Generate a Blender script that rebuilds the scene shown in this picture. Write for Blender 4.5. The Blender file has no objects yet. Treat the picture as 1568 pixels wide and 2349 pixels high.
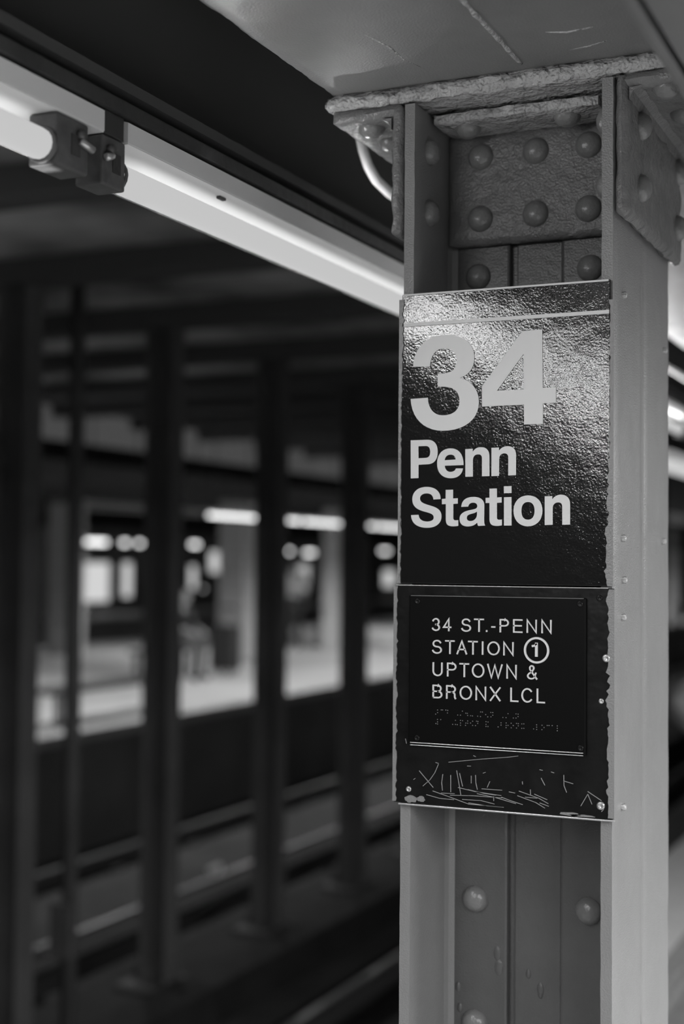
import bpy, bmesh, math, random
from mathutils import Vector, Matrix, noise

random.seed(7)
SC = bpy.context.scene
COL = SC.collection
PI = math.pi

# ----------------------------------------------------------------------------
# axes: X across the platform edge (tracks at negative X), Y along the tracks,
# Z up, platform floor at Z = 0; the signed column's front corner is the origin
# ----------------------------------------------------------------------------
# camera
YAW, PITCH, ROLL = math.radians(24.37), math.radians(2.03), math.radians(0.465)
CAM = Vector((0.451, -1.861, 1.68))
fwd = Vector((-math.sin(YAW) * math.cos(PITCH), math.cos(YAW) * math.cos(PITCH), math.sin(PITCH)))
r0 = Vector((math.cos(YAW), math.sin(YAW), 0))
u0 = r0.cross(fwd)
rgt = r0 * math.cos(ROLL) + u0 * math.sin(ROLL)
upv = u0 * math.cos(ROLL) - r0 * math.sin(ROLL)
cd = bpy.data.cameras.new('camera')
cam = bpy.data.objects.new('camera', cd)
COL.objects.link(cam)
m = Matrix((rgt, upv, -fwd)).transposed().to_4x4()
m.translation = CAM
cam.matrix_world = m
cd.sensor_fit = 'VERTICAL'
cd.sensor_height = 36.0
cd.sensor_width = 24.0
cd.lens = 36.0 * 3282.6 / 2349.0
cd.dof.use_dof = True
cd.dof.focus_distance = 1.93
cd.dof.aperture_fstop = 2.2
cd.clip_start = 0.02
cd.clip_end = 400
SC.camera = cam

# world: added dim even fill that lifts the blacks, no real source
WORLD = 0.062
w = bpy.data.worlds.new('world')
SC.world = w
w.use_nodes = True
w.node_tree.nodes['Background'].inputs[0].default_value = (WORLD, WORLD, WORLD, 1)
w.node_tree.nodes['Background'].inputs[1].default_value = 1.0

SC.view_settings.view_transform = 'Standard'
SC.view_settings.look = 'None'
SC.view_settings.exposure = 0.0
SC.view_settings.gamma = 1.0
SC.view_settings.use_curve_mapping = False

SC.cycles.adaptive_threshold = 0.02
SC.cycles.max_bounces = 4
SC.cycles.diffuse_bounces = 3
SC.cycles.glossy_bounces = 2
SC.cycles.caustics_reflective = False
SC.cycles.caustics_refractive = False

TUBE_GLOW = 0.55          # what a lit tube shows
P_EDGE = 13.0              # platform edge lamps beside and behind the camera
P_PLATFORM = 98.0         # twin tube lamps over the platform
P_UP = 0.5               # strips added below the tubes, facing up to brighten the reflectors
P_SIDE = 5.5              # light the tubes throw sideways over the tracks
P_RIM = 1.0               # light the nearest tubes throw on the girder and column head
P_FAR = 70.0               # lamps of the far platform


def lamp(name, kind, loc, power, sx=0.04, sy=1.15, up=False, spread=180, size=0.0, tilt=0.0, parent=None):
    d = bpy.data.lights.new(name, kind)
    d.energy = power
    if kind == 'AREA':
        d.shape = 'RECTANGLE'
        d.size, d.size_y = sx, sy
        d.spread = math.radians(spread)
    elif kind == 'SPOT':
        d.spot_size = math.radians(spread)
        d.spot_blend = 0.6
        d.shadow_soft_size = size
    else:
        d.shadow_soft_size = size
    o = bpy.data.objects.new(name, d)
    COL.objects.link(o)
    o.location = loc
    o.rotation_euler = (PI if up else 0, tilt, 0)
    if parent:
        o.parent = parent
        o.matrix_parent_inverse = Matrix.Translation(parent.location).inverted()
    return o


# ----------------------------------------------------------------------------
# materials (the photograph is black and white: every colour is a grey)
# ----------------------------------------------------------------------------
def mat(name, c, rough=0.5, metal=0.0, bump=None, vary=None, spec=0.5, emit=None, coat=0.0):
    """bump: list of (scale, distance, detail); vary: (scale, low, high) multiplies the colour"""
    M = bpy.data.materials.new(name)
    M.use_nodes = True
    nt = M.node_tree
    b = nt.nodes['Principled BSDF']
    b.inputs['Base Color'].default_value = (c, c, c, 1)
    b.inputs['Roughness'].default_value = rough
    b.inputs['Metallic'].default_value = metal
    b.inputs['Specular IOR Level'].default_value = spec
    b.inputs['Coat Weight'].default_value = coat
    if emit:
        b.inputs['Emission Color'].default_value = (1, 1, 1, 1)
        b.inputs['Emission Strength'].default_value = emit
    tc = nt.nodes.new('ShaderNodeTexCoord')
    if vary:
        n = nt.nodes.new('ShaderNodeTexNoise')
        n.inputs['Scale'].default_value = vary[0]
        n.inputs['Detail'].default_value = 3
        n.inputs['Roughness'].default_value = 0.65
        nt.links.new(tc.outputs['Object'], n.inputs['Vector'])
        r = nt.nodes.new('ShaderNodeValToRGB')
        r.color_ramp.elements[0].position = 0.3
        r.color_ramp.elements[1].position = 0.7
        for e, k in zip(r.color_ramp.elements, vary[1:]):
            e.color = (c * k, c * k, c * k, 1)
        nt.links.new(n.outputs['Fac'], r.inputs['Fac'])
        nt.links.new(r.outputs['Color'], b.inputs['Base Color'])
    last = None
    for sc_, dist, det in bump or ():
        n = nt.nodes.new('ShaderNodeTexNoise')
        n.inputs['Scale'].default_value = sc_
        n.inputs['Detail'].default_value = det
        nt.links.new(tc.outputs['Object'], n.inputs['Vector'])
        bp = nt.nodes.new('ShaderNodeBump')
        bp.inputs['Strength'].default_value = 1.0
        bp.inputs['Distance'].default_value = dist
        nt.links.new(n.outputs['Fac'], bp.inputs['Height'])
        if last:
            nt.links.new(last.outputs['Normal'], bp.inputs['Normal'])
        last = bp
    if last:
        nt.links.new(last.outputs['Normal'], b.inputs['Normal'])
    return M


PAINT = [(35, 0.004, 2), (260, 0.0008, 2)]
M = {
    'paint': mat('column_paint', 0.23, 0.36, bump=[(40, 0.0005, 2), (420, 0.0006, 1)], vary=(6, 0.94, 1.05)),
    'lumpy': mat('lumpy_paint_lit', 0.42, 0.27, bump=[(60, 0.012, 2), (240, 0.002, 2)], vary=(40, 0.8, 1.1)),  # lightened column paint: lamp light on the head plate is in the colour
    'web': mat('web_paint_shaded', 0.105, 0.34, bump=[(60, 0.001, 2), (330, 0.0007, 2)], vary=(9, 0.9, 1.08)),  # same paint as the column, darkened to put the recess shade into it
    'clip': mat('clip_paint', 0.18, 0.27, bump=[(60, 0.003, 2), (280, 0.0014, 2)], vary=(9, 0.85, 1.1)),
    'beam': mat('beam_paint', 0.185, 0.42, bump=[(9, 0.004, 2), (300, 0.0006, 2)], vary=(5, 0.85, 1.12)),
    'rivet': mat('rivet_paint', 0.20, 0.28, bump=[(120, 0.0015, 2)]),
    'sign_black': mat('sign_black', 0.008, 0.11, bump=[(38, 0.0004, 1), (350, 0.0002, 2)], spec=0.5),
    'plate_black': mat('plate_black', 0.008, 0.3, bump=[(45, 0.001, 2)], spec=0.2, vary=(30, 0.7, 1.4)),
    'plaque_black': mat('plaque_black', 0.004, 0.36, spec=0.1),
    'sign_white': mat('sign_white', 0.72, 0.4, spec=0.25),
    'raised_white': mat('raised_white', 0.72, 0.35),
    'dot': mat('braille_dot', 0.16, 0.3),
    'steel': mat('bare_steel', 0.55, 0.3, metal=0.7),
    'scratch': mat('scratched_metal', 0.34, 0.5),
    'housing': mat('lamp_enamel', 0.85, 0.4),
    'reflector': mat('lamp_reflector', 0.85, 0.45),
    'tube_far': mat('tube_lit_far', 0.02, 0.5, emit=2.6, spec=0.0),
    'tube_distant': mat('tube_lit_distant', 0.02, 0.5, emit=2.7, spec=0.0),
    'tube': mat('tube_lit', 0.02, 0.5, emit=TUBE_GLOW, spec=0.0),
    'tube_off': mat('tube_unlit', 0.6, 0.3),
    'holder': mat('lampholder', 0.12, 0.4, vary=(30, 0.6, 1.1)),
    'dark_steel': mat('dark_steel', 0.05, 0.5, bump=[(40, 0.002, 2)], vary=(4, 0.7, 1.3)),
    'black_steel': mat('black_girder', 0.10, 0.6, spec=0.1),
    'black_roof': mat('black_roof', 0.045, 0.8, vary=(1, 0.7, 1.4), spec=0.0),
    'roof_beam': mat('roof_beam', 0.13, 0.8, spec=0.0),
    'dark_wall': mat('dark_wall', 0.22, 0.8, vary=(1, 0.8, 1.2)),
    'soot': mat('soot_steel', 0.12, 0.7, vary=(2, 0.8, 1.2)),
    'ceiling': mat('sooty_concrete', 0.45, 0.85, bump=[(3, 0.02, 4)], vary=(0.9, 0.15, 1.6)),
    'track_bed': mat('track_bed', 0.075, 0.8, spec=0.15, bump=[(6, 0.02, 5)], vary=(1.5, 0.7, 1.2)),
    'kerb': mat('kerb_concrete', 0.035, 0.75, spec=0.15, vary=(2, 0.7, 1.3)),
    'rail': mat('rail_steel', 0.24, 0.42, metal=0.85),
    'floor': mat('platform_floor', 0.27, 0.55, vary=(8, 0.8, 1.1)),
    'edge': mat('edge_strip', 0.8, 0.5, vary=(10, 0.9, 1.05)),
    'domes': mat('tactile_tile', 0.34, 0.55, vary=(20, 0.8, 1.1)),
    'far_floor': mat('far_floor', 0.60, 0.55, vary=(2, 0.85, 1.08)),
    'tile': mat('pale_tile', 0.62, 0.4),
    'wall': mat('far_wall', 0.30, 0.6, vary=(0.6, 0.6, 1.3)),
    'panel_lit': mat('backlit_panel', 0.2, 0.5, emit=0.64),
    'panel_dim': mat('backlit_panel_dim', 0.2, 0.5, emit=0.45),
    'cloth_dark': mat('dark_cloth', 0.035, 0.8),
    'cloth_mid': mat('grey_cloth', 0.11, 0.8),
    'cloth_pale': mat('pale_cloth', 0.5, 0.8),
    'skin': mat('skin', 0.36, 0.5),
    'hair': mat('hair', 0.03, 0.6),
    'wood': mat('bench_wood', 0.05, 0.6),
    'paper': mat('paper', 0.7, 0.7),
    'conduit': mat('conduit', 0.8, 0.35),
}


# ----------------------------------------------------------------------------
# mesh helpers
# ----------------------------------------------------------------------------
def link(name, me, material=None, parent=None, smooth=False):
    o = bpy.data.objects.new(name, me)
    COL.objects.link(o)
    if material is not None and not me.materials:
        me.materials.append(M[material])
    if smooth:
        for p in me.polygons:
            p.use_smooth = True
    if parent is not None:
        o.parent = parent
        o.matrix_parent_inverse = Matrix.Translation(parent.location).inverted()
    return o


def finish(bm, name, material, parent=None, smooth=False):
    bmesh.ops.recalc_face_normals(bm, faces=bm.faces)
    me = bpy.data.meshes.new(name)
    bm.to_mesh(me)
    bm.free()
    return link(name, me, material, parent, smooth)


def tag(o, label=None, cat=None, group=None, kind=None):
    for k, v in (('label', label), ('category', cat), ('group', group), ('kind', kind)):
        if v:
            o[k] = v
    return o


def thing(name, loc, label, cat, group=None, kind=None):
    o = bpy.data.objects.new(name, None)
    o.empty_display_size = 0.05
    COL.objects.link(o)
    o.location = loc
    return tag(o, label, cat, group, kind)


def add_box(bm, x0, x1, y0, y1, z0, z1, bev=0.0, seg=1):
    mtx = Matrix.Translation(((x0 + x1) / 2, (y0 + y1) / 2, (z0 + z1) / 2)) @ Matrix.Diagonal((x1 - x0, y1 - y0, z1 - z0, 1))
    r = bmesh.ops.create_cube(bm, size=1, matrix=mtx)
    vs = r['verts']
    if bev:
        es = list({e for v in vs for e in v.link_edges})
        bmesh.ops.bevel(bm, geom=es, offset=bev, segments=seg, affect='EDGES', profile=0.5)
    return vs


def box(name, x0, x1, y0, y1, z0, z1, material, parent=None, bev=0.0, seg=2):
    bm = bmesh.new()
    add_box(bm, x0, x1, y0, y1, z0, z1, bev, seg)
    return finish(bm, name, material, parent, smooth=False)


def rough_box(name, x0, x1, y0, y1, z0, z1, material, parent=None, cell=0.012, amp=0.0012, freq=28, bev=0.004, seed=0):
    """a slab under many coats of paint: bevelled, its surface cut fine and unevenly swollen"""
    bm = bmesh.new()
    nx, ny, nz = (max(1, min(160, int(round((b - a) / cell)))) for a, b in ((x0, x1), (y0, y1), (z0, z1)))
    dims = ((x0, x1, nx), (y0, y1, ny), (z0, z1, nz))
    verts = {}

    def V(i, j, k):
        key = (i, j, k)
        if key not in verts:
            p = [a + (b - a) * t / n for (a, b, n), t in zip(dims, key)]
            # round the edges over: pull in vertices lying on two or three border planes
            on = [(t == 0) - (t == n) for (a, b, n), t in zip(dims, key)]
            if sum(1 for q in on if q) >= 2:
                p = [c + q * bev * 0.5 for c, q in zip(p, on)]
            q = Vector(p) * freq + Vector((seed, seed * 1.7, 0))
            d = noise.noise_vector(q) + 0.5 * noise.noise_vector(q * 2.3)
            verts[key] = bm.verts.new(Vector(p) + d * amp)
        return verts[key]
    for i in range(nx):
        for j in range(ny):
            for k in (0, nz):
                bm.faces.new((V(i, j, k), V(i + 1, j, k), V(i + 1, j + 1, k), V(i, j + 1, k)))
    for i in range(nx):
        for k in range(nz):
            for j in (0, ny):
                bm.faces.new((V(i, j, k), V(i + 1, j, k), V(i + 1, j, k + 1), V(i, j, k + 1)))
    for j in range(ny):
        for k in range(nz):
            for i in (0, nx):
                bm.faces.new((V(i, j, k), V(i, j + 1, k), V(i, j + 1, k + 1), V(i, j, k + 1)))
    o = finish(bm, name, material, parent, smooth=True)
    o.data.set_sharp_from_angle(angle=math.radians(50))
    return o


def add_tube(bm, pts, r, sides=10, cap=True):
    pts = [Vector(p) for p in pts]
    rs = r if isinstance(r, (list, tuple)) else [r] * len(pts)
    rings = []
    n0 = None
    for i, p in enumerate(pts):
        t = (pts[min(i + 1, len(pts) - 1)] - pts[max(i - 1, 0)]).normalized()
        if n0 is None:
            n0 = t.orthogonal().normalized()
        n0 = (n0 - t * n0.dot(t)).normalized()
        b = t.cross(n0)
        rings.append([bm.verts.new(p + (n0 * math.cos(a) + b * math.sin(a)) * rs[i]) for a in (2 * PI * k / sides for k in range(sides))])
    for a, b in zip(rings, rings[1:]):
        for k in range(sides):
            bm.faces.new((a[k], a[(k + 1) % sides], b[(k + 1) % sides], b[k]))
    if cap:
        bm.faces.new(rings[0])
        bm.faces.new(rings[-1])


def tube(name, pts, r, material, parent=None, sides=12):
    bm = bmesh.new()
    add_tube(bm, pts, r, sides)
    return finish(bm, name, material, parent, smooth=True)


def lathe_mesh(name, prof, material, sides=20):
    """profile of (radius, height) turned about +Z"""
    bm = bmesh.new()
    rings = []
    for r, h in prof:
        if r < 1e-6:
            rings.append([bm.verts.new((0, 0, h))])
        else:
            rings.append([bm.verts.new((r * math.cos(2 * PI * k / sides), r * math.sin(2 * PI * k / sides), h)) for k in range(sides)])
    for a, b in zip(rings, rings[1:]):
        for k in range(sides):
            q = [a[k % len(a)], a[(k + 1) % len(a)], b[(k + 1) % len(b)], b[k % len(b)]]
            u = []
            for v in q:
                if v not in u:
                    u.append(v)
            if len(u) > 2:
                bm.faces.new(u)
    bmesh.ops.recalc_face_normals(bm, faces=bm.faces)
    me = bpy.data.meshes.new(name)
    bm.to_mesh(me)
    bm.free()
    for p in me.polygons:
        p.use_smooth = True
    me.materials.append(M[material])
    return me


def place(name, me, loc, direction, parent=None, spin=0.0, scale=1.0):
    """put a shared mesh whose own axis is +Z at loc, looking along direction"""
    o = bpy.data.objects.new(name, me)
    COL.objects.link(o)
    q = Vector((0, 0, 1)).rotation_difference(Vector(direction))
    o.matrix_world = Matrix.Translation(loc) @ q.to_matrix().to_4x4() @ Matrix.Rotation(spin, 4, 'Z') @ Matrix.Scale(scale, 4)
    if parent is not None:
        mw = o.matrix_world.copy()
        o.parent = parent
        o.matrix_parent_inverse = Matrix.Translation(parent.location).inverted()
        o.matrix_basis = mw
    return o


def prism(name, poly, axis, a, b, material, parent=None, bev=0.0):
    """extrude a 2D polygon; axis 'y': poly is (x, z), from y=a to y=b; axis 'x': poly is (y, z); axis 'z': (x, y)"""
    bm = bmesh.new()

    def P(p, t):
        return {'y': (p[0], t, p[1]), 'x': (t, p[0], p[1]), 'z': (p[0], p[1], t)}[axis]
    va = [bm.verts.new(P(p, a)) for p in poly]
    vb = [bm.verts.new(P(p, b)) for p in poly]
    n = len(poly)
    bm.faces.new(va)
    bm.faces.new(vb)
    for i in range(n):
        bm.faces.new((va[i], va[(i + 1) % n], vb[(i + 1) % n], vb[i]))
    if bev:
        bmesh.ops.recalc_face_normals(bm, faces=bm.faces)
        bmesh.ops.bevel(bm, geom=list(bm.edges), offset=bev, segments=2, affect='EDGES')
    return finish(bm, name, material, parent)


def copy_tree(o, offset, label=None, name=None):
    """copy a thing and its parts, moved by offset"""
    c = o.copy()
    COL.objects.link(c)
    c.location = o.location + Vector(offset)
    if label:
        c['label'] = label
    for ch in o.children:
        if ch.type == 'LIGHT':
            continue
        d = ch.copy()
        COL.objects.link(d)
        d.parent = c
        for g in ch.children:
            e = g.copy()
            COL.objects.link(e)
            e.parent = d
    return c


SIGN_GLYPHS = [
    ('digit_three', ['M -282.3 1954.7 C -281 1982.4 -261.9 1998.6 -231.9 1996.8 C -207.6 1995.4 -192.2 1981.5 -192.1 1963.6 C -192 1949.6 -198.9 1939.6 -213.1 1935.7 C -195 1930.9 -185.4 1917.5 -185.3 1901.2 C -185.2 1877.8 -205.8 1862.6 -237.5 1863.5 C -265.3 1864.4 -284.2 1882.2 -285.7 1909.6 L -260 1910.4 C -259.3 1895.4 -251.5 1885.5 -237.6 1885 C -222.8 1884.5 -213.3 1891.7 -213.4 1903.7 C -213.4 1916.7 -221.9 1924.1 -236.8 1924.7 L -245.5 1925.1 L -245.6 1943 L -238 1943.1 C -225.2 1942.8 -217.8 1948.9 -217.9 1960.5 C -218 1971 -224.8 1977.1 -236 1977.8 C -248.9 1978.5 -255.9 1969.9 -257.1 1953.8 Z']),
    ('digit_four', ['M -123.8 1995.4 L -96.1 1996.1 L -95 1917.2 L -76.9 1916.6 L -76.8 1896.4 L -94.8 1896.3 L -94.7 1868.5 L -120.9 1868.4 L -121.2 1895.4 L -180.7 1894.9 L -181 1922.7 Z', 'M -122 1964.3 L -121.4 1915.8 L -159.5 1915.8 Z']),
    ('letter_p', ['M -285.3 1851.7 L -259.2 1851.7 C -248.9 1851 -244.8 1843.6 -244.9 1834.3 C -245 1824.3 -249.7 1818 -259 1817.6 L -273.3 1817.2 L -273.1 1798.6 L -284.8 1798.4 Z', 'M -273.6 1843 L -262.9 1843.1 C -258.1 1843 -256 1840 -256 1834.6 C -256 1829.4 -258.2 1826.7 -263.2 1826.6 L -273.3 1826.3 Z']),
    ('letter_e', ['M -207 1815.4 L -234.4 1815 C -233.7 1809.6 -230.6 1806.3 -225.7 1806.4 C -221.7 1806.5 -219.1 1808.2 -218.1 1811 L -207.7 1810.8 C -209.5 1801.5 -216 1797.4 -225.7 1797.6 C -238.3 1797.8 -245.8 1806 -245.8 1818.1 C -245.9 1831.1 -238.2 1839 -226.3 1838.9 C -213.8 1838.7 -207 1830.1 -207 1815.4 Z', 'M -234.6 1822.7 L -218.5 1823.3 C -219 1827.9 -221.8 1830.3 -226.3 1830.2 C -231 1830.1 -233.8 1827.5 -234.6 1822.7 Z']),
    ('letter_n', ['M -204.7 1837.3 L -193.8 1837.6 L -193.8 1833.6 C -191 1837.4 -187 1839.6 -182 1839.4 C -174 1839.2 -169.8 1834.4 -169.8 1826.4 L -169.6 1799.6 L -180.4 1799.5 L -180.5 1823.2 C -180.5 1828 -182.3 1829.7 -186.3 1829.6 C -191.1 1829.6 -193.5 1826.6 -193.5 1821.2 L -193.4 1799.3 L -204.3 1799.1 Z']),
    ('letter_n', ['M -167 1838.1 L -156.2 1838.2 L -156.1 1834.2 C -153.4 1837.7 -149.1 1839.9 -144.3 1839.8 C -136.1 1839.6 -132.2 1834.9 -132.1 1827.4 L -132 1800.1 L -143 1799.9 L -143.1 1823.9 C -143.1 1828.4 -145.1 1830 -148.6 1830.1 C -153.4 1830 -155.9 1827.2 -155.9 1821.9 L -156 1799.6 L -166.9 1799.4 Z']),
    ('letter_s', ['M -250.9 1768.5 L -240.2 1769 C -240.3 1779.9 -248.5 1786 -260.9 1786.2 C -274.3 1786.4 -282.1 1779.5 -282.3 1769.2 C -282.2 1759.1 -275.1 1754.8 -264.8 1752 C -255.5 1749.7 -250.3 1748.5 -250.3 1743.5 C -250.3 1740 -254 1738.1 -260.1 1738.1 C -267.8 1738.2 -272.1 1741.7 -272.6 1747.5 L -284 1747.1 C -283.7 1735.9 -274.5 1729.3 -260.1 1729.3 C -246.5 1729.2 -238.8 1735.7 -238.8 1744.9 C -238.9 1753 -243.8 1756.9 -254.5 1759.9 C -265.9 1763.1 -270.6 1764.8 -270.7 1770.3 C -270.7 1774.5 -266.6 1777.2 -260.8 1777.1 C -254.6 1777 -251.3 1773.9 -250.9 1768.5 Z']),
    ('letter_t', ['M -232.9 1781.6 L -222 1781.8 L -221.9 1769.7 L -215 1770 L -215 1762.4 L -221.6 1762.1 L -221.5 1743.3 C -221.5 1739.9 -220.1 1739.5 -217.3 1739.6 L -214.2 1739.8 L -214.2 1732 C -216.6 1731.4 -219.6 1731.2 -222.1 1731.3 C -229.8 1731.3 -232.4 1734.2 -232.5 1740.7 L -232.6 1762 L -238.3 1761.8 L -238.4 1769.1 L -232.9 1769.5 Z']),
    ('letter_a', ['M -210.1 1757.9 L -200 1758.2 C -199.2 1761.8 -196.8 1763.5 -193 1763.5 C -189 1763.5 -187 1761.7 -187 1758.7 C -187 1755.6 -189.6 1754.9 -195.6 1753.8 C -206.6 1752 -212.5 1748.6 -212.4 1741.3 C -212.4 1734.3 -207.5 1730.8 -199.9 1731 C -194.2 1731.2 -189.9 1733.1 -186.9 1736.3 C -186.7 1734.2 -186.3 1732.9 -185.4 1731.7 L -175.5 1732.1 L -175.9 1733.2 C -176.7 1734.7 -176.9 1737 -176.9 1739.6 L -176.8 1759.7 C -176.9 1767.7 -182.7 1771.4 -192.7 1771.5 C -203.3 1771.4 -209.5 1767.1 -210.1 1757.9 Z', 'M -187.3 1751.5 L -187.3 1747.7 C -187.3 1742.2 -191.1 1738.6 -196.7 1738.4 C -199.9 1738.4 -201.9 1740.1 -201.9 1742.8 C -202 1746.2 -199.1 1747.4 -194.5 1748.5 C -190.5 1749.4 -188.5 1750.3 -187.3 1751.5 Z']),
    ('letter_t', ['M -169.6 1782.4 L -158.9 1782.6 L -158.8 1770.3 L -152.1 1770.6 L -152.1 1763.3 L -158.8 1763 L -158.7 1743.7 C -158.7 1740.3 -157.3 1739.9 -154.5 1740.1 L -151.6 1740.3 L -151.6 1732.4 C -153.9 1731.8 -156.9 1731.6 -159.2 1731.6 C -166.8 1731.7 -169.3 1734.7 -169.4 1741.1 L -169.5 1762.9 L -175 1762.8 L -175.1 1770 L -169.5 1770.1 Z']),
    ('letter_i', ['M -149.2 1785.3 L -138.2 1785.5 L -138.2 1776.1 L -149 1775.9 Z', 'M -149 1770.4 L -138.2 1770.7 L -138 1732.1 L -148.8 1732 Z']),
    ('letter_o', ['M -115.2 1772.6 C -102.8 1772.5 -95.1 1764 -95 1751.9 C -95 1739.4 -102.7 1731.1 -115 1730.9 C -127.3 1731 -135.3 1739.4 -135.4 1751.8 C -135.4 1764.4 -127.4 1772.6 -115.2 1772.6 Z', 'M -115.1 1763.7 C -121.2 1763.7 -124.3 1759.3 -124.2 1751.8 C -124.2 1744.3 -121.1 1739.9 -115.1 1739.9 C -109.1 1739.9 -106 1744.3 -106 1751.8 C -106 1759.3 -109.1 1763.6 -115.1 1763.7 Z']),
    ('letter_n', ['M -92 1771.1 L -81.5 1771.3 L -81.5 1767 C -78.8 1770.7 -74.8 1773.1 -69.7 1773 C -61.5 1772.9 -57.1 1767.9 -57.1 1759.9 L -57 1733.1 L -67.8 1732.8 L -67.9 1756.5 C -67.9 1761 -69.8 1762.6 -73.3 1762.7 C -77.8 1762.7 -80.9 1760 -80.9 1754.8 L -80.8 1732.9 L -91.9 1732.5 Z']),
]
PLAQUE_LETTERS = [
    ('3', -249.9, -237.6, 1587.2, 1605.1),
    ('4', -233.5, -221.2, 1587.3, 1605.3),
    ('S', -207.1, -193.0, 1587.4, 1605.5),
    ('T', -188.7, -174.4, 1587.6, 1605.7),
    ('.', -172.3, -169.1, 1587.8, 1605.7),
    ('-', -164.1, -158.1, 1587.8, 1605.8),
    ('P', -152.4, -139.4, 1587.8, 1606.0),
    ('E', -133.5, -120.2, 1587.9, 1606.2),
    ('N', -114.7, -100.5, 1588.1, 1606.3),
    ('N', -94.3, -80.3, 1588.2, 1606.5),
    ('S', -249.3, -235.0, 1556.2, 1575.2),
    ('T', -230.2, -216.3, 1556.3, 1575.2),
    ('A', -213.6, -198.5, 1556.4, 1575.3),
    ('T', -197.1, -183.1, 1556.6, 1575.3),
    ('I', -177.8, -174.9, 1556.9, 1575.2),
    ('O', -169.6, -152.1, 1556.7, 1575.5),
    ('N', -147.1, -132.6, 1557.0, 1575.5),
    ('U', -248.4, -233.8, 1525.4, 1544.5),
    ('P', -227.4, -213.8, 1525.6, 1544.6),
    ('T', -209.4, -195.3, 1525.7, 1544.7),
    ('O', -191.4, -173.8, 1525.7, 1545.0),
    ('W', -169.8, -147.9, 1525.8, 1545.2),
    ('N', -142.6, -128.2, 1526.1, 1545.2),
    ('&', -113.9, -99.6, 1526.3, 1545.5),
    ('B', -248.3, -234.0, 1495.1, 1513.7),
    ('R', -228.5, -214.0, 1495.1, 1513.9),
    ('O', -208.9, -191.2, 1495.1, 1514.1),
    ('N', -186.1, -171.0, 1495.2, 1514.2),
    ('X', -165.8, -150.6, 1495.2, 1514.4),
    ('L', -137.0, -125.5, 1495.4, 1514.5),
    ('C', -121.6, -105.8, 1495.3, 1514.7),
    ('L', -100.5, -88.8, 1495.4, 1514.8),
]
BRAILLE = [(-241.1, 1479.2), (-241.1, 1475.5), (-243.8, 1473.4), (-235.8, 1479.5), (-233.8, 1479.6), (-229.1, 1479.6), (-226.4, 1479.3), (-226.7, 1475.8), (-211.8, 1473.8), (-207.8, 1473.8), (-205.2, 1479.4), (-200.2, 1476.9), (-198.0, 1476.8), (-197.5, 1473.9), (-193.3, 1473.8), (-190.7, 1473.7), (-183.2, 1473.7), (-179.0, 1479.6), (-176.4, 1479.7), (-179.2, 1473.3), (-171.8, 1476.5), (-168.9, 1473.5), (-164.6, 1479.7), (-161.8, 1479.6), (-161.8, 1476.1), (-164.4, 1473.8), (-147.6, 1473.8), (-143.1, 1473.8), (-140.4, 1479.3), (-133.0, 1473.8), (-129.2, 1479.5), (-126.3, 1479.4), (-126.3, 1476.1), (-129.2, 1474.0), (-241.1, 1466.3), (-236.4, 1466.3), (-241.0, 1462.9), (-243.4, 1460.6), (-241.0, 1460.1), (-219.0, 1460.7), (-215.1, 1466.4), (-215.0, 1460.8), (-212.4, 1460.7), (-207.8, 1466.6), (-204.9, 1466.5), (-207.8, 1463.2), (-207.8, 1460.1), (-200.1, 1463.5), (-197.5, 1466.5), (-197.5, 1463.4), (-200.5, 1460.4), (-193.3, 1463.9), (-190.4, 1466.5), (-190.4, 1460.9), (-184.8, 1466.8), (-182.8, 1466.6), (-183.1, 1463.9), (-186.3, 1460.8), (-171.3, 1466.9), (-168.5, 1466.5), (-171.3, 1463.3), (-171.3, 1460.5), (-168.5, 1460.6), (-154.2, 1460.8), (-150.1, 1466.5), (-150.1, 1463.5), (-143.0, 1466.7), (-143.0, 1463.5), (-140.3, 1463.6), (-143.0, 1460.4), (-136.0, 1466.7), (-133.0, 1463.8), (-135.9, 1460.6), (-128.5, 1466.8), (-126.0, 1466.7), (-126.0, 1463.8), (-128.5, 1460.7), (-121.1, 1466.6), (-118.4, 1466.8), (-121.1, 1460.6), (-118.3, 1460.8), (-104.8, 1460.8), (-100.6, 1466.4), (-100.6, 1463.5), (-100.6, 1460.3), (-93.3, 1466.3), (-90.5, 1463.5), (-93.3, 1460.5), (-86.1, 1466.4), (-83.6, 1466.5), (-79.3, 1466.6), (-72.4, 1466.5), (-72.4, 1463.3), (-72.4, 1460.2)]
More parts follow.
